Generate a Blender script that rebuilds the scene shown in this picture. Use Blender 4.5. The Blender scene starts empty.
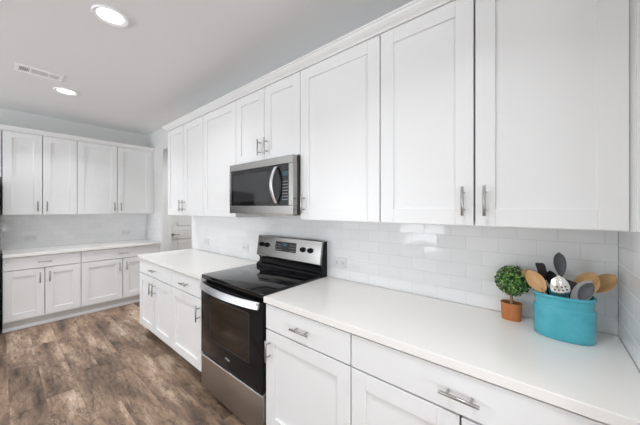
import bpy, bmesh, math, random
from mathutils import Vector, Matrix

sc = bpy.context.scene
PI = math.pi
random.seed(7)
# ------------------------------------------------------------------ camera
# main tiled wall is the plane y = 0 (room on -y), far cabinet wall is x = -5.36, floor z = 0
cam_d = bpy.data.cameras.new('camera')
cam = bpy.data.objects.new('camera', cam_d)
sc.collection.objects.link(cam)
cam.location = (0.0, -1.665, 1.447)
cam.rotation_euler = (PI / 2, 0, math.radians(39.7))
cam_d.sensor_width = 36.0
cam_d.lens = 266.0 / 640.0 * 36.0
cam_d.shift_y = -3.8 / 640.0
cam_d.clip_start = 0.02
sc.camera = cam
# ------------------------------------------------------------------ world, exposure, daylight fill lamps
w = bpy.data.worlds.new('sky'); sc.world = w; w.use_nodes = True
bg = w.node_tree.nodes['Background']
bg.inputs[0].default_value = (0.80, 0.90, 1.0, 1); bg.inputs[1].default_value = 1.0
sc.view_settings.view_transform = 'Standard'
sc.view_settings.look = 'None'
sc.view_settings.gamma = 1.0
sc.view_settings.use_curve_mapping = False
sc.view_settings.exposure = -1.42
sc.cycles.max_bounces = 12
sc.cycles.diffuse_bounces = 8
sc.cycles.use_denoising = True
sc.cycles.sample_clamp_indirect = 6.0

def area(name, loc, target, sx, sy, power, color):
    d = bpy.data.lights.new(name, 'AREA'); d.shape = 'RECTANGLE'
    d.size = sx; d.size_y = sy; d.energy = power; d.color = color
    o = bpy.data.objects.new(name, d); sc.collection.objects.link(o)
    o.location = loc
    o.rotation_euler = (Vector(target) - Vector(loc)).to_track_quat('-Z', 'Y').to_euler()
    return o
DAY = (0.90, 0.95, 1.0)  # window lamps are aimed upward to brighten the ceiling
area('rear_window_fill', (-2.25, -5.40, 1.15), (-2.25, -4.0, 2.6), .95, 1.7, 85, DAY)
area('rear_window_fill', (-4.05, -5.40, 1.70), (-4.05, -3.9, 2.9), 1.3, 1.05, 310, DAY)  # unseen window lamp added to lift the far cabinets and ceiling
area('rear_window_fill', (2.15, -5.40, 1.35), (2.15, -4.0, 2.7), 1.3, 1.5, 100, DAY)  # unseen window lamp added as fill from the right
area('added_patio_fill', (3.25, -3.0, 1.00), (2.0, -3.0, 2.6), 2.4, 1.9, 330, DAY)  # added lamp out of view, ceiling fill through an invented patio opening

# ------------------------------------------------------------------ materials
def mat(name, col, rough=0.5, metal=0.0, spec=0.5, coat=0.0):
    m = bpy.data.materials.new(name); m.use_nodes = True
    b = m.node_tree.nodes['Principled BSDF']
    b.inputs['Base Color'].default_value = (*col, 1)
    b.inputs['Roughness'].default_value = rough
    b.inputs['Metallic'].default_value = metal
    b.inputs['Specular IOR Level'].default_value = spec
    b.inputs['Coat Weight'].default_value = coat
    return m
def nt(m):
    t = m.node_tree
    return t, t.nodes, t.links, t.nodes['Principled BSDF']
def coords(n, l, kind='Object', scale=(1, 1, 1), loc=(0, 0, 0), rot=(0, 0, 0)):
    tc = n.new('ShaderNodeTexCoord'); mp = n.new('ShaderNodeMapping')
    l.new(tc.outputs[kind], mp.inputs[0])
    mp.inputs['Scale'].default_value = scale; mp.inputs['Location'].default_value = loc
    mp.inputs['Rotation'].default_value = rot
    return mp.outputs[0]
def ramp(n, l, src, stops):
    r = n.new('ShaderNodeValToRGB'); l.new(src, r.inputs[0])
    e = r.color_ramp.elements
    e[0].position, e[0].color = stops[0][0], (*stops[0][1], 1)
    e[1].position, e[1].color = stops[-1][0], (*stops[-1][1], 1)
    for p, c in stops[1:-1]:
        x = e.new(p); x.color = (*c, 1)
    return r.outputs[0]
def noise(n, l, vec, scale, detail=4, rough=0.55):
    t = n.new('ShaderNodeTexNoise'); l.new(vec, t.inputs['Vector'])
    t.inputs['Scale'].default_value = scale; t.inputs['Detail'].default_value = detail
    t.inputs['Roughness'].default_value = rough
    return t.outputs[0]
def mixc(n, l, f, a, b, mode='MIX'):
    m = n.new('ShaderNodeMix'); m.data_type = 'RGBA'; m.blend_type = mode
    if isinstance(f, (int, float)): m.inputs[0].default_value = f
    else: l.new(f, m.inputs[0])
    for s, i in ((a, 6), (b, 7)):
        if isinstance(s, tuple): m.inputs[i].default_value = (*s, 1)
        else: l.new(s, m.inputs[i])
    return m.outputs[2]
def bump(n, l, b, h, strength, dist=0.002):
    x = n.new('ShaderNodeBump'); x.inputs['Strength'].default_value = strength
    x.inputs['Distance'].default_value = dist
    l.new(h, x.inputs['Height']); l.new(x.outputs[0], b.inputs['Normal'])

def painted(name, col, rough, bs=0.05, sc_=350):
    m = mat(name, col, rough); t, n, l, b = nt(m)
    v = coords(n, l); h = noise(n, l, v, sc_, 3)
    bump(n, l, b, h, bs, 0.001)
    return m
M = {}
M['cab'] = painted('white_cabinet_paint', (0.80, 0.80, 0.80), 0.33, 0.015)
M['wall'] = painted('pale_grey_wall_paint', (0.70, 0.70, 0.69), 0.7, 0.10)
M['ceil'] = painted('ceiling_paint', (0.80, 0.805, 0.81), 0.8, 0.12, 250)
M['trim'] = painted('white_trim_paint', (0.80, 0.80, 0.80), 0.4, 0.01)
M['hall'] = painted('hall_door_paint', (0.72, 0.71, 0.69), 0.45, 0.01)

def quartz():
    m = mat('white_quartz', (0.85, 0.83, 0.80), 0.16); t, n, l, b = nt(m)
    v = coords(n, l)
    f = noise(n, l, v, 420, 2); c1 = ramp(n, l, f, [(0.35, (0.80, 0.78, 0.75)), (0.6, (0.86, 0.84, 0.81))])
    g = noise(n, l, v, 6, 3); c2 = mixc(n, l, g, c1, (0.86, 0.845, 0.82))
    l.new(c2, b.inputs['Base Color'])
    return m
M['quartz'] = quartz()

def tile(name, horiz, shift):
    """white 3 x 6 inch subway tile in running bond; horiz = world axis along the wall"""
    m = mat(name, (0.8, 0.8, 0.8), 0.09); t, n, l, b = nt(m)
    g = n.new('ShaderNodeNewGeometry'); s = n.new('ShaderNodeSeparateXYZ'); l.new(g.outputs['Position'], s.inputs[0])
    ah = n.new('ShaderNodeMath'); ah.inputs[1].default_value = shift; l.new(s.outputs[horiz], ah.inputs[0])
    az = n.new('ShaderNodeMath'); az.inputs[1].default_value = -0.914 + 0.0762 * 20; l.new(s.outputs['Z'], az.inputs[0])
    c = n.new('ShaderNodeCombineXYZ'); l.new(ah.outputs[0], c.inputs[0]); l.new(az.outputs[0], c.inputs[1])
    br = n.new('ShaderNodeTexBrick'); l.new(c.outputs[0], br.inputs['Vector'])
    br.offset = 0.5
    for k, v in (('Scale', 1.0), ('Mortar Size', 0.0013), ('Mortar Smooth', 0.4), ('Bias', 0.0), ('Brick Width', 0.1524), ('Row Height', 0.0762)):
        br.inputs[k].default_value = v
    br.inputs['Color1'].default_value = (0, 0, 0, 1); br.inputs['Color2'].default_value = (1, 1, 1, 1)
    br.inputs['Mortar'].default_value = (0.5, 0.5, 0.5, 1)
    body = ramp(n, l, br.outputs['Color'], [(0.0, (0.82, 0.825, 0.83)), (1.0, (0.865, 0.865, 0.87))])
    col = mixc(n, l, br.outputs['Fac'], body, (0.70, 0.70, 0.70))
    l.new(col, b.inputs['Base Color'])
    rg = n.new('ShaderNodeMapRange'); l.new(br.outputs['Fac'], rg.inputs[0]); rg.inputs[3].default_value = 0.07; rg.inputs[4].default_value = 0.7
    l.new(rg.outputs[0], b.inputs['Roughness'])
    # each tile is set at a very slightly different angle
    wn = n.new('ShaderNodeTexWhiteNoise'); wn.noise_dimensions = '1D'; l.new(br.outputs['Color'], wn.inputs['W'])
    sub = n.new('ShaderNodeVectorMath'); sub.operation = 'SUBTRACT'; l.new(wn.outputs['Color'], sub.inputs[0]); sub.inputs[1].default_value = (0.5, 0.5, 0.5)
    scl = n.new('ShaderNodeVectorMath'); scl.operation = 'SCALE'; l.new(sub.outputs[0], scl.inputs[0]); scl.inputs['Scale'].default_value = 0.03
    wave = n.new('ShaderNodeTexNoise'); l.new(g.outputs['Position'], wave.inputs['Vector']); wave.inputs['Scale'].default_value = 14
    inv = n.new('ShaderNodeMath'); inv.operation = 'MULTIPLY_ADD'; l.new(br.outputs['Fac'], inv.inputs[0]); inv.inputs[1].default_value = -1.0
    wm = n.new('ShaderNodeMath'); wm.operation = 'MULTIPLY'; wm.inputs[1].default_value = 0.35; l.new(wave.outputs[0], wm.inputs[0]); l.new(wm.outputs[0], inv.inputs[2])
    bp = n.new('ShaderNodeBump'); bp.inputs['Strength'].default_value = 0.5; bp.inputs['Distance'].default_value = 0.0012; l.new(inv.outputs[0], bp.inputs['Height'])
    add = n.new('ShaderNodeVectorMath'); l.new(bp.outputs[0], add.inputs[0]); l.new(scl.outputs[0], add.inputs[1])
    nm = n.new('ShaderNodeVectorMath'); nm.operation = 'NORMALIZE'; l.new(add.outputs[0], nm.inputs[0])
    l.new(nm.outputs[0], b.inputs['Normal'])
    return m
M['tile_x'] = tile('white_subway_tile', 'X', 0.55 + 0.1524 * 60)
M['tile_y'] = tile('white_subway_tile_return', 'Y', 0.03 + 0.1524 * 60)

def planks():
    m = mat('rustic_wood_planks', (0.3, 0.22, 0.16), 0.42); t, n, l, b = nt(m)
    v = coords(n, l)
    br = n.new('ShaderNodeTexBrick'); l.new(v, br.inputs['Vector']); br.offset = 0.37
    for k, x in (('Scale', 1.0), ('Mortar Size', 0.0011), ('Mortar Smooth', 0.3), ('Bias', 0.0), ('Brick Width', 1.22), ('Row Height', 0.18)):
        br.inputs[k].default_value = x
    br.inputs['Color1'].default_value = (0, 0, 0, 1); br.inputs['Color2'].default_value = (1, 1, 1, 1); br.inputs['Mortar'].default_value = (0.5, 0.5, 0.5, 1)
    # shift the figure of the wood per plank
    wn = n.new('ShaderNodeTexWhiteNoise'); wn.noise_dimensions = '1D'; l.new(br.outputs['Color'], wn.inputs['W'])
    sc1 = n.new('ShaderNodeVectorMath'); sc1.operation = 'SCALE'; l.new(wn.outputs['Color'], sc1.inputs[0]); sc1.inputs['Scale'].default_value = 9.0
    off = n.new('ShaderNodeVectorMath'); l.new(v, off.inputs[0]); l.new(sc1.outputs[0], off.inputs[1])
    def stretched(sx, sy):
        mp = n.new('ShaderNodeMapping'); mp.inputs['Scale'].default_value = (sx, sy, 1); l.new(off.outputs[0], mp.inputs[0]); return mp.outputs[0]
    grain = noise(n, l, stretched(7, 45), 1.0, 8, 0.75)
    blot = noise(n, l, stretched(1.1, 5.0), 1.0, 10, 0.66)
    knots = n.new('ShaderNodeTexNoise'); l.new(stretched(3.2, 9), knots.inputs['Vector']); knots.inputs['Scale'].default_value = 1.3
    knots.inputs['Detail'].default_value = 7; knots.inputs['Distortion'].default_value = 1.6; knots.inputs['Roughness'].default_value = 0.7
    base = ramp(n, l, blot, [(0.33, (0.055, 0.036, 0.026)), (0.42, (0.155, 0.102, 0.072)), (0.53, (0.295, 0.203, 0.142)), (0.66, (0.54, 0.42, 0.325))])
    gr = ramp(n, l, grain, [(0.33, (0.62, 0.60, 0.58)), (0.67, (1.26, 1.24, 1.21))])
    c = mixc(n, l, 1.0, base, gr, 'MULTIPLY')
    tone = ramp(n, l, br.outputs['Color'], [(0.0, (0.86, 0.86, 0.86)), (0.5, (1.0, 0.99, 0.98)), (1.0, (1.13, 1.12, 1.10))])
    c = mixc(n, l, 1.0, c, tone, 'MULTIPLY')
    dk = ramp(n, l, knots.outputs[0], [(0.32, (0.34, 0.31, 0.30)), (0.44, (1, 1, 1)), (0.60, (1, 1, 1)), (0.70, (1.3, 1.3, 1.32))])
    c = mixc(n, l, 1.0, c, dk, 'MULTIPLY')
    cn = n.new('ShaderNodeTexNoise'); l.new(stretched(3.0, 8), cn.inputs['Vector']); cn.inputs['Scale'].default_value = 1.1
    cn.inputs['Detail'].default_value = 5; cn.inputs['Distortion'].default_value = .8
    ca = n.new('ShaderNodeMath'); ca.operation = 'SUBTRACT'; ca.inputs[1].default_value = .5; l.new(cn.outputs[0], ca.inputs[0])
    cb = n.new('ShaderNodeMath'); cb.operation = 'ABSOLUTE'; l.new(ca.outputs[0], cb.inputs[0])
    ck = ramp(n, l, cb.outputs[0], [(0.0, (0.34, 0.31, 0.29)), (0.016, (1, 1, 1))])
    c = mixc(n, l, .75, c, mixc(n, l, 1.0, c, ck, 'MULTIPLY'))
    gap = n.new('ShaderNodeMath'); gap.operation = 'MULTIPLY'; gap.inputs[1].default_value = .45; l.new(br.outputs['Fac'], gap.inputs[0])
    c = mixc(n, l, gap.outputs[0], c, (0.06, 0.045, 0.035))
    l.new(c, b.inputs['Base Color'])
    rr = ramp(n, l, grain, [(0.2, (0.36,) * 3), (0.8, (0.52,) * 3)]); l.new(rr, b.inputs['Roughness'])
    bump(n, l, b, grain, 0.12, 0.002)
    return m
M['floor'] = planks()

def brushed(name, col, rough, axis):
    m = mat(name, col, rough, 1.0); t, n, l, b = nt(m)
    s = [300, 300, 300]; s[axis] = 3
    v = coords(n, l, scale=tuple(s)); f = noise(n, l, v, 1.0, 3)
    r = n.new('ShaderNodeMapRange'); l.new(f, r.inputs[0]); r.inputs[3].default_value = rough - 0.03; r.inputs[4].default_value = rough + 0.03
    l.new(r.outputs[0], b.inputs['Roughness'])
    c = ramp(n, l, f, [(0.3, tuple(x * 0.985 for x in col)), (0.7, col)]); l.new(c, b.inputs['Base Color'])
    b.inputs['Anisotropic'].default_value = 0.4
    return m
M['steel'] = brushed('brushed_stainless_steel', (0.37, 0.36, 0.35), 0.24, 0)
M['steel_d'] = brushed('satin_steel_drawer', (0.46, 0.43, 0.40), 0.33, 0)
M['nickel'] = mat('satin_nickel', (0.40, 0.39, 0.375), 0.30, 1.0)
M['handle_steel'] = mat('bright_handle_steel', (0.86, 0.86, 0.88), 0.30, 1.0)
M['black'] = mat('black_enamel', (0.009, 0.009, 0.010), 0.14, spec=0.16)
M['glass_top'] = mat('black_ceramic_glass', (0.008, 0.008, 0.009), 0.05, spec=0.4)
M['black_matte'] = mat('black_plastic', (0.02, 0.02, 0.021), 0.45)
M['dark_side'] = mat('charcoal_sheet_metal', (0.05, 0.048, 0.045), 0.4, 0.3)
M['oven_glass'] = mat('oven_window_glass', (0.022, 0.015, 0.011), 0.06, spec=0.35)
M['mw_glass'] = mat('microwave_window_glass', (0.03, 0.03, 0.032), 0.06, spec=0.4)
M['ring'] = mat('burner_marking', (0.05, 0.05, 0.052), 0.12)
M['print'] = mat('grey_printed_legend', (0.55, 0.55, 0.56), 0.5)
M['white_plastic'] = mat('white_plastic', (0.92, 0.92, 0.92), 0.35)
M['outlet'] = mat('outlet_plastic', (0.74, 0.74, 0.735), 0.4)
M['slot'] = mat('dark_slot', (0.05, 0.05, 0.05), 0.6)
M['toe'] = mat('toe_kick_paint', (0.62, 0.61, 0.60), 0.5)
M['toe_shade'] = mat('shaded_toe_kick', (0.10, 0.075, 0.06), 0.6)  # toe kick of the long run, its brown shadow painted into the colour
def emis(name, col, st):
    m = mat(name, (0, 0, 0), 0.4); b = m.node_tree.nodes['Principled BSDF']
    b.inputs['Emission Color'].default_value = (*col, 1); b.inputs['Emission Strength'].default_value = st
    return m
M['lamp'] = emis('led_lens', (1.0, 0.97, 0.93), 14.0)
M['lcd'] = emis('blue_display', (0.16, 0.42, 0.60), 0.36)
def glaze():
    m = mat('turquoise_glaze', (0.055, 0.40, 0.50), 0.16, coat=0.5); t, n, l, b = nt(m)
    v = coords(n, l); f = noise(n, l, v, 14, 4)
    l.new(ramp(n, l, f, [(0.3, (0.045, 0.36, 0.455)), (0.7, (0.075, 0.435, 0.53))]), b.inputs['Base Color'])
    bump(n, l, b, f, 0.12, 0.004)
    return m
M['glaze'] = glaze()
def wood(name, a, c):
    m = mat(name, a, 0.55); t, n, l, b = nt(m)
    v = coords(n, l, scale=(60, 60, 9)); f = noise(n, l, v, 1.0, 4)
    l.new(ramp(n, l, f, [(0.3, a), (0.7, c)]), b.inputs['Base Color'])
    return m
M['wood'] = wood('beech_wood', (0.56, 0.32, 0.135), (0.72, 0.45, 0.22))
M['wood_r'] = wood('pale_brown_wood', (0.44, 0.26, 0.115), (0.56, 0.35, 0.165))
M['wood_d'] = wood('olive_wood', (0.30, 0.16, 0.07), (0.46, 0.27, 0.13))
M['terra'] = wood('terracotta', (0.46, 0.15, 0.045), (0.53, 0.19, 0.06))
M['bark'] = wood('twig_bark', (0.30, 0.17, 0.09), (0.45, 0.29, 0.17))
M['silicone'] = mat('grey_silicone', (0.085, 0.088, 0.095), 0.45)
M['silicone_l'] = mat('pale_grey_silicone', (0.42, 0.42, 0.43), 0.4)
M['mirror_steel'] = mat('polished_steel', (0.88, 0.86, 0.82), 0.24, 1.0)
M['moss'] = mat('moss', (0.10, 0.085, 0.03), 0.9)
def leafm():
    m = mat('boxwood_leaf', (0.05, 0.17, 0.03), 0.4); t, n, l, b = nt(m)
    v = coords(n, l); f = noise(n, l, v, 75, 2)
    l.new(ramp(n, l, f, [(0.38, (0.010, 0.042, 0.007)), (0.5, (0.04, 0.15, 0.02)), (0.62, (0.26, 0.43, 0.11))]), b.inputs['Base Color'])
    return m
M['leaf'] = leafm()

# ------------------------------------------------------------------ mesh helpers
def NB(): return bmesh.new()
def bx(bm, x0, x1, y0, y1, z0, z1, bev=0.0, seg=2):
    r = bmesh.ops.create_cube(bm, size=1.0)
    vs = r['verts']
    for v in vs:
        v.co = Vector((x0 + (v.co.x + .5) * (x1 - x0), y0 + (v.co.y + .5) * (y1 - y0), z0 + (v.co.z + .5) * (z1 - z0)))
    if bev > 0:
        es = list({e for v in vs for e in v.link_edges})
        bmesh.ops.bevel(bm, geom=es, offset=bev, segments=seg, affect='EDGES', profile=0.5)
def tube(bm, pts, r, seg=12, caps=True, flat=None):
    """tube along pts; r a number or list; flat=(a,b) scales the two cross axes"""
    pts = [Vector(p) for p in pts]; rings = []
    up0 = Vector((0, 0, 1))
    for i, p in enumerate(pts):
        d = (pts[min(i + 1, len(pts) - 1)] - pts[max(i - 1, 0)]).normalized()
        u = up0 if abs(d.dot(up0)) < 0.95 else Vector((0, 1, 0))
        a = d.cross(u).normalized(); b_ = a.cross(d).normalized()
        rr = r[i] if isinstance(r, (list, tuple)) else r
        fa, fb = flat if flat else (1, 1)
        rings.append([bm.verts.new(p + a * math.cos(2 * PI * k / seg) * rr * fa + b_ * math.sin(2 * PI * k / seg) * rr * fb) for k in range(seg)])
    for q in range(len(rings) - 1):
        for k in range(seg):
            bm.faces.new((rings[q][k], rings[q][(k + 1) % seg], rings[q + 1][(k + 1) % seg], rings[q + 1][k]))
    if caps:
        bm.faces.new(rings[0][::-1]); bm.faces.new(rings[-1])
def lathe(bm, prof, seg=40, ax=1.0, ay=1.0, power=2.0, close=False):
    """profile of (radius, z) about z, stretched to an ellipse (ax, ay); power > 2 squares it off"""
    rings = []
    for (r, z) in prof:
        ring = []
        for k in range(seg):
            t = 2 * PI * k / seg; c, s = math.cos(t), math.sin(t)
            cx = math.copysign(abs(c) ** (2 / power), c); sx = math.copysign(abs(s) ** (2 / power), s)
            ring.append(bm.verts.new((cx * (ax + r), sx * (ay + r), z)) if close else bm.verts.new((cx * r * ax, sx * r * ay, z)))
        rings.append(ring)
    for q in range(len(rings) - 1):
        for k in range(seg):
            bm.faces.new((rings[q][k], rings[q][(k + 1) % seg], rings[q + 1][(k + 1) % seg], rings[q + 1][k]))
    bm.faces.new(rings[0][::-1]); bm.faces.new(rings[-1])
def prism(bm, poly, x0, x1):
    """(y, z) polygon extruded along x"""
    a = [bm.verts.new((x0, y, z)) for y, z in poly]; b_ = [bm.verts.new((x1, y, z)) for y, z in poly]
    n_ = len(poly)
    for i in range(n_):
        bm.faces.new((a[i], a[(i + 1) % n_], b_[(i + 1) % n_], b_[i]))
    bm.faces.new(a[::-1]); bm.faces.new(b_)
def sweep(bm, path, prof):
    """profile (outward offset, z) swept along a 2-D path with mitred corners; outward is to the right of travel"""
    P = [Vector(p) for p in path]; rings = []
    for i, p in enumerate(P):
        ns = []
        for a, b_ in ((i - 1, i), (i, i + 1)):
            if 0 <= a and b_ < len(P):
                d = (P[b_] - P[a]).normalized(); ns.append(Vector((d.y, -d.x)))
        n_ = ns[0] if len(ns) == 1 else (ns[0] + ns[1]) / (1 + ns[0].dot(ns[1]))
        rings.append([bm.verts.new((p.x + n_.x * o, p.y + n_.y * o, z)) for o, z in prof])
    k = len(prof)
    for q in range(len(rings) - 1):
        for j in range(k):
            bm.faces.new((rings[q][j], rings[q][(j + 1) % k], rings[q + 1][(j + 1) % k], rings[q + 1][j]))
    bm.faces.new(rings[0][::-1]); bm.faces.new(rings[-1])
def cyl(bm, c, axis, r, h, seg=24, bev=0.0):
    c = Vector(c); ax = Vector(axis).normalized()
    if bev: tube(bm, [c, c + ax * h * 0.02, c + ax * (h - bev), c + ax * h], [r - bev * .3, r, r, r - bev], seg)
    else: tube(bm, [c, c + ax * h], r, seg)
def obj(name, bm, m, parent=None, smooth=False, loc=None):
    bmesh.ops.recalc_face_normals(bm, faces=bm.faces[:])
    me = bpy.data.meshes.new(name); bm.to_mesh(me); bm.free()
    me.materials.append(m)
    if smooth:
        for p in me.polygons: p.use_smooth = True
        try: me.set_sharp_from_angle(angle=math.radians(40))
        except Exception: pass
    o = bpy.data.objects.new(name, me); sc.collection.objects.link(o)
    if parent is not None: o.parent = parent
    if loc is not None: o.location = loc
    return o
def tag(o, label, cat, group=None, kind=None):
    o['label'] = label; o['category'] = cat
    if group: o['group'] = group
    if kind: o['kind'] = kind
    return o
def thing(name, label, cat, loc, rotz=0.0, group=None):
    e = bpy.data.objects.new(name, None); sc.collection.objects.link(e)
    e.empty_display_size = 0.05; e.location = loc; e.rotation_euler = (0, 0, rotz)
    return tag(e, label, cat, group)
def struct(name, bm, m, parent=None, smooth=False, label=None, cat=None):
    o = obj(name, bm, m, parent, smooth)
    if parent is None:
        o['kind'] = 'structure'
        if label: o['label'] = label; o['category'] = cat
    return o

# ------------------------------------------------------------------ room shell
XF, XN, YB, ZC = -5.36, 3.0, -5.2, 2.743
XR = 0.258
b = NB(); bx(b, XF - .15, XN + .15, YB - .15, 2.2, -0.1, 0); struct('floor', b, M['floor'], label='rustic brown wood plank floor', cat='floor')
b = NB(); bx(b, XF - .15, XN + .15, YB - .15, 2.2, ZC, ZC + .1); struct('ceiling', b, M['ceil'], label='smooth pale grey ceiling above the kitchen', cat='ceiling')
OPX0, OPX1, OPZ = -4.64, -3.63, 2.39
b = NB(); bx(b, OPX1, XN, 0, .12, 0, ZC)
bx(b, XF, OPX0, 0, .12, 0, ZC); bx(b, OPX0, OPX1, 0, .12, OPZ, ZC)
struct('wall_back', b, M['wall'], label='pale grey wall behind the long cabinet run, with hall opening', cat='wall')
b = NB(); bx(b, XF - .12, XF, YB, 2.2, 0, ZC); struct('wall_left', b, M['wall'], label='pale grey far wall behind the short cabinet run', cat='wall')
b = NB(); bx(b, XR, XR + .12, -0.80, 0, 0, ZC); struct('wall_right', b, M['wall'], label='white return wall at the right end of the counter', cat='wall')
# unseen rear and side walls; patio door and outer windows added for light
b = NB()
WIN = ((-2.70, -1.75, .35, 2.2), (-4.70, -3.40, 1.3, 2.35), (1.50, 2.80, .7, 2.2))
for x0, x1, z0, z1 in ((XF, -4.70, 0, ZC), (-3.40, -2.70, 0, ZC), (-1.75, 1.50, 0, ZC), (2.80, XN, 0, ZC)) + tuple((a, c, 0, z) for a, c, z, q in WIN) + tuple((a, c, q, ZC) for a, c, z, q in WIN):
    bx(b, x0, x1, YB - .12, YB, z0, z1)
struct('wall_front', b, M['wall'])
b = NB()
for y0, y1, z0, z1 in ((YB, -4.2, 0, ZC), (-1.8, 2.2, 0, ZC), (-4.2, -1.8, 2.2, ZC)):
    bx(b, XN, XN + .12, y0, y1, z0, z1)
struct('wall_side', b, M['wall'])
for i, (x0, x1, z0, z1) in enumerate(WIN):
    b = NB(); y0, y1 = YB - .09, YB - .03
    for a in (x0, (x0 + x1) / 2 - .04, x1 - .06): bx(b, a, a + .07, y0, y1, z0, z1)
    for a in (z0, (z0 + z1) / 2 - .035, z1 - .07): bx(b, x0, x1, y0, y1, a, a + .07)
    struct('window_%d' % (i + 1), b, M['trim'])
b = NB()
for a in (-4.2, -3.05, -1.88): bx(b, XN + .03, XN + .09, a, a + .08, 0, 2.2)
for a in (0, 2.12): bx(b, XN + .03, XN + .09, -4.2, -1.8, a, a + .08)
struct('window_4', b, M['trim'])  # frame of the added patio opening that lets fill light in
# hall behind the opening
b = NB(); bx(b, XF, -2.4, 1.5, 1.62, 0, ZC); bx(b, -2.5, -2.38, .12, 1.5, 0, ZC); struct('wall_hall', b, M['wall'])
# hall door in the far wall, two recessed panels
DY0, DY1 = 0.36, 1.12
b = NB(); bx(b, XF, XF + .012, DY0, DY1, .01, 2.04)
for y0, y1 in ((DY0, DY0 + .10), (DY1 - .10, DY1)): bx(b, XF + .012, XF + .024, y0, y1, .01, 2.04, .003)
for z0, z1 in ((.01, .20), (.87, 1.07), (1.93, 2.04)): bx(b, XF + .012, XF + .024, DY0 + .1, DY1 - .1, z0, z1, .003)
for z0, z1 in ((.25, .82), (1.12, 1.88)): bx(b, XF + .012, XF + .021, DY0 + .15, DY1 - .15, z0, z1, .007)
door = struct('door_1', b, M['hall'], label='white two-panel hall door beyond the opening', cat='door')
b = NB(); cyl(b, (XF + .024, DY0 + .06, .955), (1, 0, 0), .026, .008, 20); cyl(b, (XF + .03, DY0 + .06, .955), (1, 0, 0), .010, .045, 12)
tube(b, [(XF + .07, DY0 + .055, .955), (XF + .074, DY0 + .11, .956), (XF + .07, DY0 + .165, .953)], .008, 10)
obj('lever_handle', b, M['nickel'], door, True)
b = NB(); bx(b, XF, XF + .02, DY0 - .065, DY0 - .006, 0, 2.05, .004); bx(b, XF, XF + .02, DY1 + .006, DY1 + .065, 0, 2.05, .004); bx(b, XF, XF + .02, DY0 - .065, DY1 + .065, 2.05, 2.11, .004)
struct('trim_1', b, M['trim'])
# backsplash tile (thin real slabs on the walls)
b = NB(); bx(b, OPX1 + .001, XR - .009, -.008, -.0002, .915, 1.3675); bx(b, -2.06, -1.30, -.008, -.0002, 1.3675, 1.406)
struct('wall_back_tile', b, M['tile_x'], label='glossy white subway tile backsplash along the long counter', cat='backsplash')
b = NB(); bx(b, XR - .008, XR - .0002, -.66, -.0002, .915, 1.3675)
struct('wall_right_tile', b, M['tile_y'], label='white subway tile on the right return wall', cat='backsplash')
b = NB(); bx(b, XF + .0002, XF + .008, -1.66, -.009, .915, 1.3675)
struct('wall_left_tile', b, M['tile_y'], label='white subway tile behind the far counter', cat='backsplash')
b = NB(); bx(b, XF + .0002, -4.73, -.008, -.0002, .915, 1.3675)
struct('wall_corner_tile', b, M['tile_x'], label='white subway tile on the short side of the far corner', cat='backsplash')
# baseboards
BBP = [(0, 0), (.014, 0), (.014, .10), (.008, .115), (0, .115)]
b = NB(); sweep(b, [(XF, YB), (XF, -2.75)], BBP); struct('baseboard_left', b, M['trim'])
b = NB(); sweep(b, [(XF, .12), (XF, .29)], BBP); struct('baseboard_hall', b, M['trim'])

# ------------------------------------------------------------------ cabinets
STILE, DT = 0.074, 0.020
def shaker(parent, x0, x1, z0, z1, yf, handle=None, hz=None, hx=None):
    """door with recessed panel, front face at local y = yf (facing -y)"""
    b = NB(); y1 = yf + DT
    bx(b, x0, x0 + STILE, yf, y1, z0, z1, .0022); bx(b, x1 - STILE, x1, yf, y1, z0, z1, .0022)
    bx(b, x0 + STILE, x1 - STILE, yf, y1, z0, z0 + STILE, .0016); bx(b, x0 + STILE, x1 - STILE, yf, y1, z1 - STILE, z1, .0016)
    bx(b, x0 + STILE - .004, x1 - STILE + .004, yf + .0115, y1 - .002, z0 + STILE - .004, z1 - STILE + .004)
    d = obj('door', b, M['cab'], parent)
    if handle:
        x = {'l': x0 + .038, 'r': x1 - .038}[handle]
        bar(d, (x, yf, hz), 'v')
    return d
def bar(parent, c, way, L=0.128, cc=0.076):
    x, y, z = c; b = NB(); out = .034
    A = (0, 0, 1) if way == 'v' else (1, 0, 0)
    A = Vector(A); p = Vector((x, y - out, z))
    tube(b, [p - A * L / 2, p - A * (L / 2 - .001), p + A * (L / 2 - .001), p + A * L / 2], [.0055, .0062, .0062, .0055], 14)
    for s in (-1, 1):
        q = Vector((x, y, z)) + A * s * cc / 2
        tube(b, [q, q + Vector((0, -out, 0))], .0048, 10)
    o = obj('handle', b, M['nickel'], parent, True); o['label'] = 'satin nickel bar handle'
    return o
GAP = 0.0038
def carcass(b, wd, dep, z0, z1):
    yf = -(dep - DT - .002)
    bx(b, .0006, wd - .0006, yf + .022, -.0006, z0, z1)
    for x0, x1 in ((.0006, .018), (wd - .018, wd - .0006)): bx(b, x0, x1, yf, yf + .022, z0, z1, .001)
    for a, c in ((z0, z0 + .018), (z1 - .018, z1)): bx(b, .018, wd - .018, yf, yf + .022, a, c)
def upper(label, loc, rotz, wd, z0, z1, doors, dep=.329, filler=None, group=None, rail=.05):
    """doors: list of (x0, x1, handle side)"""
    t = thing('upper_cabinet', label, 'cabinet', (loc[0], loc[1], z0), rotz, group)
    H = z1 - z0
    b = NB(); carcass(b, wd, dep, 0, H)
    if filler: bx(b, wd - .0006, wd + filler, -(dep - DT + .004), -.02, 0, H); bx(b, wd + filler - .014, wd + filler, -(dep - DT + .010), -(dep - DT + .002), 0, H, .002)
    obj('body', b, M['cab'], t)
    for x0, x1, s in doors:
        shaker(t, x0 + GAP, x1 - GAP, .004, H - .036, -dep, s, .048 + .064)
    return t
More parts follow.
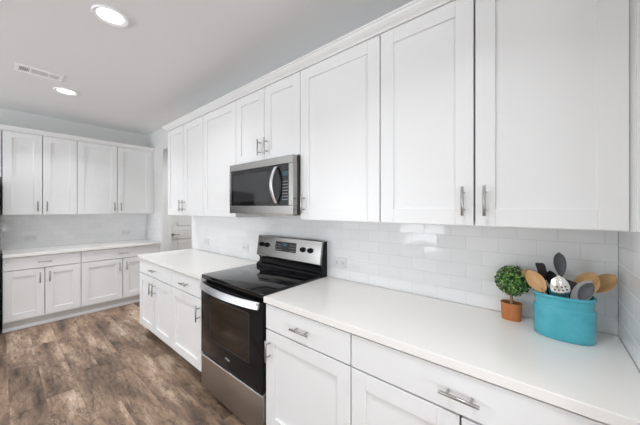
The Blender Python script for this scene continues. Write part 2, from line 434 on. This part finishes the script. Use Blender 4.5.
def base(label, loc, rotz, wd, drawers, doors, dep=.63, toe='toe', filler=None, group=None, toe_in=.075):
    t = thing('base_cabinet', label, 'cabinet', (loc[0], loc[1], 0), rotz, group)
    b = NB(); carcass(b, wd, dep, .115, .878)
    if filler: bx(b, wd - .0006, wd + filler, -(dep - DT + .004), -.02, .115, .878)
    obj('body', b, M['cab'], t)
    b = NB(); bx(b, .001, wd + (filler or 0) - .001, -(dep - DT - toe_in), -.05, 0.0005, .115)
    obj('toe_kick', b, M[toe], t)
    for x0, x1 in drawers:
        b = NB(); bx(b, x0 + GAP, x1 - GAP, -dep, -dep + DT, .722, .868, .0018)
        d = obj('drawer', b, M['cab'], t); bar(d, ((x0 + x1) / 2, -dep, .795), 'h')
    for x0, x1, s in doors:
        shaker(t, x0 + GAP, x1 - GAP, .133, .714, -dep, s, .714 - .045 - .064)
    return t

Z0, Z1 = 1.3685, 2.44
xA, xB, xC, xD, xE, xG = -3.575, -2.675, -2.078, -1.290, -.681, .2300
upper('white two-door upper cabinet at the hall end of the long run', (xA, 0), 0, xB - xA, Z0, Z1, [(0, (xB - xA) / 2, 'r'), ((xB - xA) / 2, xB - xA, 'l')])
upper('white single-door upper cabinet immediately left of the microwave', (xB, 0), 0, xC - xB, Z0, Z1, [(0, xC - xB, None)])
upper('short white two-door upper cabinet right above the microwave', (xC, 0), 0, xD - xC, 1.822, Z1, [(0, (xD - xC) / 2, 'r'), ((xD - xC) / 2, xD - xC, 'l')])
upper('white single-door upper cabinet immediately right of the microwave', (xD, 0), 0, xE - xD, Z0, Z1, [(0, xE - xD, 'l')])
upper('large white two-door upper cabinet above the topiary and turquoise crock', (xE, 0), 0, xG - xE, Z0, Z1, [(0, (xG - xE) / 2, 'r'), ((xG - xE) / 2, xG - xE, 'l')], filler=.0275)

base('white base cabinet with two doors at the hall end of the left counter', (xA, 0), 0, xB - xA, [(0, xB - xA)], [(0, (xB - xA) / 2, 'r'), ((xB - xA) / 2, xB - xA, 'l')], toe='toe_shade')
base('white single-door base cabinet immediately left of the stove', (xB, 0), 0, xC - .004 - xB, [(0, xC - .004 - xB)], [(0, xC - .004 - xB, 'r')], toe='toe_shade')
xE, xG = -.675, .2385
base('white single-door base cabinet immediately right of the stove', (xD, 0), 0, xE - xD, [(0, xE - xD)], [(0, xE - xD, 'l')], toe='toe_shade')
base('wide white base cabinet below the topiary and turquoise crock', (xE, 0), 0, xG - xE, [(0, xG - xE)], [(0, (xG - xE) / 2, 'r'), ((xG - xE) / 2, xG - xE, 'l')], toe='toe_shade', filler=.019)

R90 = PI / 2
yA, yB, yC = -1.645, -.965, -.040
mA, mC = (yB - yA) / 2, (yC - yB) / 2
upper('white two-door upper cabinet on the far wall, next to the refrigerator', (XF, yA), R90, yB - yA, Z0, Z1, [(0, mA, 'r'), (mA, 2 * mA, 'l')])
upper('white two-door upper cabinet on the far wall, in the corner by the hall', (XF, yB), R90, yC - yB, Z0, Z1, [(0, mC, 'r'), (mC, 2 * mC, 'l')], filler=.0395)
base('white two-door base cabinet on the far wall, next to the refrigerator', (XF, yA), R90, yB - yA, [(0, yB - yA)], [(0, mA, 'r'), (mA, 2 * mA, 'l')], dep=.61, toe_in=.06)
base('white two-door base cabinet on the far wall, in the corner by the hall', (XF, yB), R90, yC - yB, [(0, yC - yB)], [(0, mC, 'r'), (mC, 2 * mC, 'l')], dep=.61, filler=.0395, toe_in=.06)
upper('white cabinet over the refrigerator, cut off by the left edge of the photo', (XF, -2.60), R90, .95, 1.83, Z1, [(0, .475, 'r'), (.475, .95, 'l')])

# crown moulding on the cabinets
CP = [(-.012, 2.407), (.006, 2.407), (.006, 2.416), (.012, 2.421), (.022, 2.428), (.034, 2.440), (.040, 2.450), (.046, 2.452), (.046, 2.462), (-.012, 2.462)]
b = NB(); sweep(b, [(xA, -.001), (xA, -.331), (XR - .001, -.331)], CP)
struct('trim_2', b, M['cab'], label='white crown moulding along the long upper cabinets', cat='moulding')
b = NB(); sweep(b, [(XF + .331, -2.6), (XF + .331, -.001)], CP)
struct('trim_3', b, M['cab'], label='white crown moulding on top of the far cabinets', cat='moulding')
# shoe moulding in front of the far toe kick
b = NB(); sweep(b, [(XF + .530, yA), (XF + .530, -.001)], [(0, 0), (.018, 0), (.017, .010), (.012, .022), (.004, .034), (0, .036)])
struct('trim_4', b, M['trim'], label='white shoe moulding at the foot of the far cabinets', cat='moulding')

# ------------------------------------------------------------------ countertops
def counter(label, x0, x1, y0, y1):
    b = NB(); bx(b, x0, x1, y0, y1, .8785, .914, .0022, 2)
    return tag(obj('countertop', b, M['quartz']), label, 'countertop')
counter('white quartz countertop right of the stove, carrying the topiary and crock', -1.296, XR - .0085, -.642, -.0085)
counter('white quartz countertop left of the stove, empty', -3.597, -2.080, -.642, -.0085)
counter('white quartz countertop on the far wall beside the refrigerator', XF + .0085, XF + .640, yA, -.0085)

# ------------------------------------------------------------------ range
RX0, RX1 = -2.0775, -1.2985
RW = RX1 - RX0
t = thing('electric_range', 'stainless steel and black electric range standing between the two long counters', 'stove', (RX0, 0, 0))
b = NB(); bx(b, 0, RW, -.600, -.02, .03, .895, .002); bx(b, .03, RW - .03, -.57, -.06, 0.0005, .03)
obj('body', b, M['black'], t)
b = NB(); bx(b, -.0005, RW + .0005, -.640, -.095, .896, .928, .007, 3)
ct = obj('cooktop', b, M['glass_top'], t, True); ct['label'] = 'black ceramic glass cooktop'
for cx, cy, r in ((.20, -.46, .115), (.57, -.47, .085), (.20, -.22, .08), (.575, -.21, .10)):
    b = NB()
    for rr in (r, r * .62):
        v0 = [b.verts.new((cx + math.cos(2 * PI * k / 48) * rr, cy + math.sin(2 * PI * k / 48) * rr, .92825)) for k in range(48)]
        v1 = [b.verts.new((cx + math.cos(2 * PI * k / 48) * (rr - .003), cy + math.sin(2 * PI * k / 48) * (rr - .003), .92835)) for k in range(48)]
        for k in range(48): b.faces.new((v0[k], v0[(k + 1) % 48], v1[(k + 1) % 48], v1[k]))
    obj('burner_marking', b, M['ring'], ct)
# back guard: curved black riser carrying a tilted stainless control panel
b = NB()
prism(b, [(-.012, .90), (-.012, 1.188), (-.068, 1.188), (-.088, 1.02), (-.082, 1.00), (-.070, .985), (-.070, .962), (-.078, .950), (-.100, .940), (-.108, .928), (-.108, .90)], .001, RW - .001)
bg_ = obj('backguard', b, M['black'], t)
b = NB()
prism(b, [(-.060, 1.198), (-.074, 1.199), (-.080, 1.190), (-.104, 1.018), (-.101, 1.010), (-.085, 1.012)], .0, RW)
cp = obj('control_panel', b, M['steel'], bg_); cp['label'] = 'stainless steel control panel'
def on_panel(z):  # front surface y of the tilted panel at height z
    return -.080 - (1.190 - z) / (1.190 - 1.018) * .024
tilt = Vector((0, -1, .14)).normalized()
for wx in (-2.012, -1.937, -1.486, -1.405):
    x = wx - RX0; z = 1.114; y = on_panel(z)
    b = NB(); cyl(b, (x, y, z), tilt, .021, .010, 24, .002); cyl(b, Vector((x, y, z)) + tilt * .009, tilt, .017, .017, 24, .003)
    c = Vector((x, y, z)) + tilt * .026
    bx(b, c.x - .0035, c.x + .0035, c.y - .004, c.y + .004, c.z - .016, c.z + .016, .0015)
    kn = obj('knob', b, M['black'], cp, True); kn['label'] = 'black control knob'
def plate(bm, x0, x1, z0, z1, th):
    vs = []
    for z, x in ((z0, x0), (z0, x1), (z1, x1), (z1, x0)):
        vs.append(Vector((x, on_panel(z), z)))
    a = [bm.verts.new(v + tilt * -.001) for v in vs]; c = [bm.verts.new(v + tilt * th) for v in vs]
    for i in range(4): bm.faces.new((a[i], a[(i + 1) % 4], c[(i + 1) % 4], c[i]))
    bm.faces.new(a[::-1]); bm.faces.new(c)
b = NB(); plate(b, -1.822 - RX0, -1.566 - RX0, 1.076, 1.158, .002); obj('display', b, M['glass_top'], cp)
b = NB(); plate(b, -1.728 - RX0, -1.675 - RX0, 1.122, 1.146, .003); o = obj('clock_screen', b, M['lcd'], cp)
for sx in (-1.812, -1.640):
    b = NB()
    for i in range(4):
        for j in range(3):
            x = sx + i * .020 - RX0; z = 1.088 + j * .022
            plate(b, x, x + .008, z, z + .0025, .0028)
    obj('printed_legend', b, M['print'], cp)
# oven door
b = NB(); bx(b, .004, RW - .004, -.645, -.602, .318, .868, .006, 3)
dr = obj('oven_door', b, M['black'], t, True); dr['label'] = 'black glass oven door'
b = NB(); bx(b, .150, .640, -.6465, -.640, .462, .775, .003); obj('window', b, M['oven_glass'], dr)
b = NB(); x0, x1, z0, z1 = .146, .644, .458, .779
for q in ((x0, x1, z0, z0 + .004), (x0, x1, z1 - .004, z1), (x0, x0 + .004, z0, z1), (x1 - .004, x1, z0, z1)):
    bx(b, q[0], q[1], -.6472, -.642, q[2], q[3])
obj('window_border', b, M['ring'], dr)
# bowed flat handle
b = NB(); N = 24; pr = []
for i in range(N + 1):
    s = i / N; x = .028 + s * (RW - .056)
    bow = .018 + .040 * math.sin(PI * s) ** 0.8
    pr.append((x, -.645 - bow))
rings = []
for i, (x, y) in enumerate(pr):
    hgt = .0215
    rings.append([b.verts.new((x, y + dy, .850 + dz)) for dy, dz in ((.010, hgt - .004), (-.006, -hgt + .004), (-.002, -hgt), (.006, -hgt), (.008, -hgt + .004), (.020, hgt - .004), (.018, hgt), (.013, hgt))])
for i in range(N):
    for k in range(8): b.faces.new((rings[i][k], rings[i][(k + 1) % 8], rings[i + 1][(k + 1) % 8], rings[i + 1][k]))
b.faces.new(rings[0][::-1]); b.faces.new(rings[-1])
for x in (.030, RW - .048): bx(b, x, x + .018, -.662, -.640, .834, .866)
o = obj('handle', b, M['handle_steel'], dr, True); o['label'] = 'bowed stainless steel oven handle'
# small maker's emblem on the oven door
fc = bpy.data.curves.new('emblem', 'FONT'); fc.body = 'Whirlpool'; fc.size = .0105; fc.extrude = .0006; fc.align_x = 'CENTER'; fc.align_y = 'CENTER'
tmp = bpy.data.objects.new('emblem', fc); sc.collection.objects.link(tmp)
bpy.context.view_layer.update()
me = bpy.data.meshes.new_from_object(tmp.evaluated_get(bpy.context.evaluated_depsgraph_get()))
sc.collection.objects.unlink(tmp); bpy.data.objects.remove(tmp)
me.transform(Matrix.Rotation(PI / 2, 4, 'X')); me.transform(Matrix.Translation((-1.684 - RX0, -.6459, .390)))
b = NB(); b.from_mesh(me)
for k in range(40):   # swoosh ring round the word
    a0, a1 = 2 * PI * k / 48 + .5, 2 * PI * (k + 1) / 48 + .5
    q = []
    for a, sc_ in ((a0, 1), (a1, 1), (a1, .9), (a0, .9)):
        q.append(b.verts.new((-1.690 - RX0 + math.cos(a) * .029 * sc_, -.6461, .391 + math.sin(a) * .0095 * sc_)))
    b.faces.new(q)
o = obj('emblem', b, M['print'], dr); o['label'] = 'small silver maker emblem on the oven door'
b = NB(); bx(b, .004, RW - .004, -.643, -.602, .045, .308, .005, 3)
o = obj('storage_drawer', b, M['steel_d'], t, True); o['label'] = 'stainless steel storage drawer'
b = NB(); bx(b, .004, RW - .004, -.650, -.640, .298, .3085, .002); obj('drawer_lip', b, M['handle_steel'], o)

# ------------------------------------------------------------------ microwave
MX0, MX1 = -2.074, -1.2935
MW = MX1 - MX0
t = thing('microwave', 'stainless steel over-the-range microwave hung below the short upper cabinet', 'microwave', (MX0, 0, 1.408))
b = NB(); bx(b, 0, MW, -.352, -.010, 0, .4115, .002)
bd = obj('body', b, M['dark_side'], t)
b = NB(); bx(b, .06, MW - .06, -.33, -.06, -.012, .001, .003)
for k in range(18): bx(b, .10 + k * .033, .118 + k * .033, -.30, -.12, -.0135, -.011)
obj('vent_grille', b, M['steel_d'], bd)
YF = -.393
GX0, GX1, GZ0, GZ1 = .026, MW - .042, .062, .354
b = NB()
bx(b, 0, MW, YF, -.353, GZ1, .410, .003); bx(b, 0, MW, YF, -.353, 0, GZ0, .003)
bx(b, 0, GX0, YF, -.353, GZ0 + .0005, GZ1 - .0005); bx(b, GX1, MW, YF, -.353, GZ0 + .0005, GZ1 - .0005)
fr = obj('front_frame', b, M['steel'], t); fr['label'] = 'brushed stainless steel front frame'
PX = -1.432 - MX0
b = NB(); bx(b, GX0 + .0005, PX - .001, YF + .003, -.353, GZ0 + .0005, GZ1 - .0005, .001)
dr = obj('door', b, M['glass_top'], t); dr['label'] = 'black glass microwave door'
b = NB(); bx(b, GX0 + .03, PX - .085, YF + .0018, YF + .006, GZ0 + .035, GZ1 - .035, .0005); obj('window', b, M['mw_glass'], dr)
b = NB(); N = 20; rings = []
for i in range(N + 1):
    s = i / N; z = .078 + s * .262; y = YF - .006 - .046 * math.sin(PI * s) ** 0.85
    rings.append([b.verts.new((-1.462 - MX0 + dx, y + dy, z)) for dx, dy in ((-.012, 0), (-.009, -.006), (.009, -.006), (.012, 0), (.009, .006), (-.009, .006))])
for i in range(N):
    for k in range(6): b.faces.new((rings[i][k], rings[i][(k + 1) % 6], rings[i + 1][(k + 1) % 6], rings[i + 1][k]))
b.faces.new(rings[0][::-1]); b.faces.new(rings[-1])
o = obj('handle', b, M['handle_steel'], dr, True); o['label'] = 'bowed stainless steel door handle'
b = NB(); bx(b, PX + .001, GX1 - .0005, YF + .003, -.353, GZ0 + .0005, GZ1 - .0005, .001)
cp = obj('control_panel', b, M['glass_top'], t)
b = NB(); bx(b, PX + .030, GX1 - .012, YF + .0015, YF + .005, GZ1 - .085, GZ1 - .052); obj('display', b, M['lcd'], cp)
b = NB()
for j in range(7):
    for i in range(3):
        x = PX + .032 + i * .020; z = GZ0 + .040 + j * .021
        bx(b, x, x + .007, YF + .002, YF + .004, z, z + .005)
obj('buttons', b, M['print'], cp)

# ------------------------------------------------------------------ refrigerator (only its edge is in frame)
t = thing('refrigerator', 'black refrigerator at the left edge of the photo beside the far cabinets', 'refrigerator', (XF, -2.575, 0), R90)
b = NB(); bx(b, 0, .91, -.62, -.03, .03, 1.775, .004); bx(b, .03, .88, -.6, -.06, .0005, .03); obj('body', b, M['dark_side'], t)
for x0, x1 in ((.002, .453), (.457, .908)):
    b = NB(); bx(b, x0, x1, -.690, -.622, .72, 1.785, .008, 3); d = obj('door', b, M['black'], t, True)
    hx = x1 - .045 if x0 < .1 else x0 + .045
    b = NB(); tube(b, [(hx, -.690, .86), (hx, -.735, .88), (hx, -.735, 1.62), (hx, -.690, 1.64)], .010, 10); obj('handle', b, M['nickel'], d, True)
b = NB(); bx(b, .002, .908, -.690, -.622, .06, .712, .008, 3); d = obj('freezer_drawer', b, M['black'], t, True)
b = NB(); tube(b, [(.12, -.690, .64), (.14, -.735, .64), (.77, -.735, .64), (.79, -.690, .64)], .010, 10); obj('handle', b, M['nickel'], d, True)

# ------------------------------------------------------------------ wall outlets
def outlet(label, loc, rotz):
    t = thing('wall_outlet', label, 'outlet', loc, rotz)
    b = NB(); bx(b, -.058, .058, -.006, 0, -.038, .038, .0025); obj('cover_plate', b, M['outlet'], t)
    for s in (-.027, .027):
        b = NB(); bx(b, s - .017, s + .017, -.0085, -.005, -.014, .014, .003)
        sk = obj('socket', b, M['outlet'], t)
        b = NB()
        for q in (-.006, .006): bx(b, s - .006, s + .003, -.0089, -.008, q - .0012, q + .0012)
        cyl(b, (s + .009, -.008, 0), (0, -1, 0), .0024, .0009, 10)
        obj('slots', b, M['slot'], sk)
outlet('white wall outlet on the tile just right of the stove', (-1.175, -.0081, 1.037), 0)
outlet('white wall outlet on the tile just left of the stove', (-2.395, -.0081, 1.037), 0)
outlet('white wall outlet on the tile at the hall end of the long counter', (-3.225, -.0081, 1.035), 0)
outlet('white wall outlet on the far tile nearer the refrigerator', (XF + .0081, -1.393, 1.045), R90)
outlet('white wall outlet on the far tile nearer the hall corner', (XF + .0081, -.312, 1.045), R90)

# ------------------------------------------------------------------ ceiling lights and vent
def can(x, y, label, power=24, group=None):
    t = thing('recessed_light', label, 'ceiling light', (x, y, ZC), 0, group)
    b = NB(); lathe(b, [(.099, -.001), (.100, -.010), (.097, -.014), (.090, -.0135), (.0715, -.0035), (.0715, -.001)], 40)
    obj('trim_ring', b, M['white_plastic'], t, True)
    b = NB(); cyl(b, (0, 0, -.005), (0, 0, 1), .071, .004, 36); obj('lens', b, M['lamp'], t)
    d = bpy.data.lights.new('downlight', 'AREA'); d.shape = 'DISK'; d.size = .14; d.energy = power; d.color = (.945, .975, 1.0); d.spread = math.radians(125)
    lo = bpy.data.objects.new('downlight', d); sc.collection.objects.link(lo); lo.parent = t; lo.location = (0, 0, -.006)
    return t
can(-2.222, -1.190, 'round recessed ceiling light nearer the camera, glowing white', power=17)
can(-4.022, -1.198, 'round recessed ceiling light nearer the far cabinets, past the vent', power=27)
for x, y in ((-.40, -1.45), (-.40, -3.4), (-2.22, -3.4), (-4.04, -3.4), (1.6, -1.9), (1.6, -3.6)):  # downlights added out of view to brighten the counter and room
    can(x, y, 'unseen round recessed ceiling light added to light the room', power=26 if x < -4 else 25, group='added recessed lights out of view')
can(-4.25, .75, 'unseen recessed light added to brighten the hall beyond the opening', power=48)  # added hall lamp, out of sight, lifts the dark hall door
t = thing('ceiling_vent', 'white rectangular ceiling air vent beside the farther recessed light', 'vent', (-3.67, -1.420, ZC), math.radians(0))
b = NB(); W_, L_, FO = .100, .158, .052
for q in ((-W_, W_, -L_, -L_ + .026), (-W_, W_, L_ - .026, L_), (-W_, -FO, -L_ + .026, L_ - .026), (FO, W_, -L_ + .026, L_ - .026), (-FO, FO, -.069, -.055), (-FO, FO, .055, .069)):
    bx(b, q[0], q[1], q[2], q[3], -.007, -.0005, .0015)
obj('frame', b, M['white_plastic'], t)
b = NB(); bx(b, -FO - .004, FO + .004, -L_ + .02, L_ - .02, -.0016, -.0006); obj('duct_backing', b, M['slot'], t)
b = NB()
for k in range(6):
    x = -.043 + k * .017; bx(b, x, x + .0015, -.055, .055, -.0068, -.0016)
for s_ in (-1, 1):
    for k in range(5):
        y0 = s_ * (.076 + k * .0125); hw = .0026 if s_ < 0 else .0042
        bx(b, -FO, FO, y0 - hw, y0 + hw, -.0065, -.0050)
o = obj('louvres', b, M['white_plastic'], t)

# ------------------------------------------------------------------ topiary
TX, TY, TZ = -.110, -.085, .914
t = thing('topiary', 'small ball topiary in an oval terracotta pot on the quartz counter', 'plant', (TX, TY, TZ + .0003))
b = NB(); A_, B_ = .043, .034
lathe(b, [(-.006, 0), (-.004, 0), (.0, .078), (.0015, .080), (-.002, .0815), (-.005, .080), (-.006, .070)], 40, A_, B_, 2.3, close=True)
obj('pot', b, M['terra'], t, True)
b = NB(); lathe(b, [(-.010, .064), (-.0065, .070), (-.012, .074), (-.025, .076)], 30, A_, B_, 2.3, close=True); obj('moss', b, M['moss'], t, True)
b = NB(); tube(b, [(0, 0, .072), (.001, .001, .10), (-.001, 0, .125), (0, 0, .18)], [.007, .0062, .006, .005], 10); obj('stem', b, M['bark'], t, True)
b = NB(); C_ = Vector((.005, 0, .187)); R_ = .068
bmesh.ops.create_icosphere(b, subdivisions=3, radius=R_ - .017, matrix=Matrix.Translation(C_))
rng = random.Random(3)
NL = 900
for i in range(NL):
    zz = 1 - 2 * (i + .5) / NL; ph = i * 2.399963
    rr = math.sqrt(1 - zz * zz); nrm = Vector((rr * math.cos(ph), rr * math.sin(ph), zz))
    nrm = (nrm + Vector((rng.uniform(-.15, .15), rng.uniform(-.15, .15), rng.uniform(-.15, .15)))).normalized()
    p = C_ + nrm * (R_ - rng.uniform(0.0, .014))
    a = nrm.orthogonal().normalized(); a = Matrix.Rotation(rng.uniform(0, 2 * PI), 3, nrm) @ a
    d = (a + nrm * rng.uniform(.2, 1.1)).normalized(); s = d.cross(nrm)
    if s.length < .01: continue
    s.normalize(); u = s.cross(d).normalized()
    L = rng.uniform(.011, .017); W = L * .40
    pts = [p, p + d * L * .45 + s * W + u * .001, p + d * L + u * -.001, p + d * L * .45 - s * W + u * .001, p + d * L * .5 - u * .0006]
    v = [b.verts.new(q) for q in pts]
    b.faces.new((v[0], v[1], v[4])); b.faces.new((v[1], v[2], v[4])); b.faces.new((v[2], v[3], v[4])); b.faces.new((v[3], v[0], v[4]))
obj('foliage', b, M['leaf'], t)

# ------------------------------------------------------------------ turquoise crock
KX, KY, KZ = .072, -.152, .9143
b = NB(); A_, B_ = .0975, .076
lathe(b, [(-.010, 0), (-.004, .001), (-.001, .006), (.0, .02), (.001, .075), (.0015, .110), (.001, .122), (-.0035, .127), (-.005, .131), (-.0045, .139), (-.0035, .147), (-.0025, .155), (-.003, .163),
          (.0010, .166), (.0028, .171), (.0018, .1765), (-.002, .1785), (-.0055, .177), (-.008, .170), (-.011, .14), (-.009, .10), (-.009, .02), (-.014, .010)], 72, A_, B_, 2.45, close=True)
o = obj('crock', b, M['glaze'], None, True, (KX, KY, KZ))
o.rotation_euler = (0, 0, math.radians(-2))
tag(o, 'glossy turquoise oval crock full of utensils on the counter by the corner', 'crock')

# ------------------------------------------------------------------ utensils in the crock
def spoon_head(bm, L, W, depth, thick=.004, pointy=0.0, seg=20, rows=9):
    """dished oval head along +z from z=0 to L, dish opening towards -y"""
    def surf(off, sgn):
        R = []
        for i in range(rows + 1):
            s = i / rows
            wv = W / 2 * (math.sin(PI * min(max(s, .0), 1)) ** .6) * (1 + pointy * (s - .5))
            row = []
            for k in range(seg + 1):
                q = -1 + 2 * k / seg
                dish = depth * (1 - q * q) * math.sin(PI * s)
                row.append(bm.verts.new((q * wv, dish + off, s * L)))
            R.append(row)
        for i in range(rows):
            for k in range(seg):
                bm.faces.new((R[i][k], R[i][k + 1], R[i + 1][k + 1], R[i + 1][k]))
        return R
    A = surf(0, 1); B = surf(thick, -1)
    for i in range(rows):
        bm.faces.new((A[i][0], A[i + 1][0], B[i + 1][0], B[i][0])); bm.faces.new((A[i][seg], A[i + 1][seg], B[i + 1][seg], B[i][seg]))
def orient(o, foot, tip, face):
    """place o so local z runs foot -> tip and local -y looks as much as possible towards face"""
    z = (Vector(tip) - Vector(foot)).normalized(); f = Vector(face)
    y = -(f - z * f.dot(z)).normalized(); x = y.cross(z)
    m = Matrix((x, y, z)).transposed().to_4x4(); m.translation = Vector(foot)
    o.matrix_world = m
CAMDIR = (0.1, -1, .25)
def utensil(name, label, foot, neck, tip, W, depth, mh, mk, hr=.005, face=CAMDIR, pointy=0., thick=.004, kind='spoon'):
    """foot of the handle, where the head begins, tip of the head: world points"""
    foot, neck, tip = Vector(foot), Vector(neck), Vector(tip)
    t = thing(name, label, 'utensil', (0, 0, 0), 0, 'kitchen utensils in the turquoise crock')
    orient(t, foot, tip, face)
    L1 = (neck - foot).length; L2 = (tip - foot).length - L1 + .006
    b = NB(); tube(b, [(0, 0, 0), (0, 0, .004), (0, 0, L1 * .6), (0, .002, L1), (0, .004, L1 + L2 * .18)], [hr * .8, hr, hr * .95, hr * .85, hr * .5], 10)
    obj('handle', b, mk, t, True)
    b = NB()
    if kind == 'spoon': spoon_head(b, L2, W, depth, thick, pointy)
    else:
        pl = [(-W * .30, 0), (-W * .46, L2 * .25), (-W * .5, L2 * .9), (-W * .42, L2), (W * .35, L2 * .94), (W * .5, L2 * .82), (W * .46, L2 * .25), (W * .30, 0)]
        a = [b.verts.new((x, 0, z)) for x, z in pl]; c = [b.verts.new((x, thick, z)) for x, z in pl]
        for i in range(len(pl)): b.faces.new((a[i], a[(i + 1) % len(pl)], c[(i + 1) % len(pl)], c[i]))
        b.faces.new(a); b.faces.new(c[::-1])
    h = obj('head', b, mh, t, kind == 'spoon', (0, 0, L1 - .003))
    return t, h, L2
UF = KZ + .014   # height of the crock's inner bottom
utensil('spoon', 'tall dark grey silicone spoon standing upright in the crock', (.086, -.129, UF), (.060, -.128, 1.155), (.060, -.127, 1.257), .042, .010, M['silicone'], M['silicone'], .0045, pointy=.5)
t, h, L2 = utensil('slotted_spoon', 'polished steel slotted spoon at the front of the crock', (.080, -.192, UF), (.064, -.200, 1.076), (.056, -.206, 1.172), .062, -.009, M['mirror_steel'], M['mirror_steel'], .004, face=(0, -1, .9), thick=.0025)
b = NB()
for i, (hx, hz) in enumerate(((-.014, .30), (0, .27), (.014, .30), (-.018, .43), (-.006, .41), (.007, .42), (.019, .45), (-.010, .55), (.004, .55), (.016, .57))):
    s = hz; q = hx / (.035 * math.sin(PI * s) ** .6)
    y = -.009 * (1 - q * q) * math.sin(PI * s)
    cyl(b, (hx, y - .0008, hz * L2), (0, 1, 0), .0031, .0008, 12)
obj('holes', b, M['slot'], h)
utensil('spoon', 'light wooden spoon leaning left over the crock rim beside the topiary', (.110, -.162, UF), (.036, -.168, 1.102), (-.043, -.172, 1.174), .062, .012, M['wood'], M['wood'], .0048, face=(-.05, -1, .25))
utensil('spatula', 'brown wooden spatula leaning left behind the light wooden spoon', (.120, -.150, UF), (.034, -.150, 1.106), (-.056, -.150, 1.170), .038, .0, M['wood_d'], M['wood'], .0048, thick=.005, kind='flat', face=(0, -1, .1))
utensil('spatula', 'black flat-topped spatula at the back left of the crock', (.060, -.0965, UF), (.022, -.0965, 1.13), (-.004, -.0965, 1.200), .034, .0, M['black_matte'], M['black_matte'], .0045, thick=.004, kind='flat', face=(0, -1, .1))
utensil('ladle', 'black spoon head showing between the black spatula and grey spoon', (.080, -.107, UF), (.042, -.107, 1.105), (.031, -.107, 1.170), .040, .006, M['black_matte'], M['black_matte'], .0045, face=(0, -1, .1))
utensil('turner', 'black turner just right of the slotted spoon', (.060, -.1765, UF), (.090, -.1765, 1.085), (.095, -.1765, 1.152), .044, .0, M['black_matte'], M['wood'], .0048, thick=.003, kind='flat', face=(0, -1, .1))
utensil('spoon', 'wooden spoon with a broad bowl leaning right over the crock', (.040, -.138, UF), (.106, -.140, 1.104), (.164, -.146, 1.188), .074, .012, M['wood'], M['wood'], .0048, face=(-.1, -1, .3))
utensil('spoon', 'round wooden spoon leaning farthest right toward the corner', (.002, -.118, UF), (.146, -.118, 1.122), (.224, -.119, 1.184), .062, .010, M['wood_r'], M['wood_d'], .0048, face=(-.1, -1, .2))
t2, h2, L22 = utensil('spoon', 'two-tone grey silicone spatula spoon resting at the front right of the crock', (.034, -.184, UF), (.082, -.188, 1.062), (.150, -.192, 1.163), .056, .008, M['silicone_l'], M['silicone_l'], .005, face=(-.05, -1, .3), pointy=.3)
b = NB(); spoon_head(b, L22 * .66, .040, .0085, .002, .2)
o = obj('inner_face', b, M['silicone'], h2, True, (.006, -.0025, L22 * .30)); o['label'] = 'dark grey inner face'
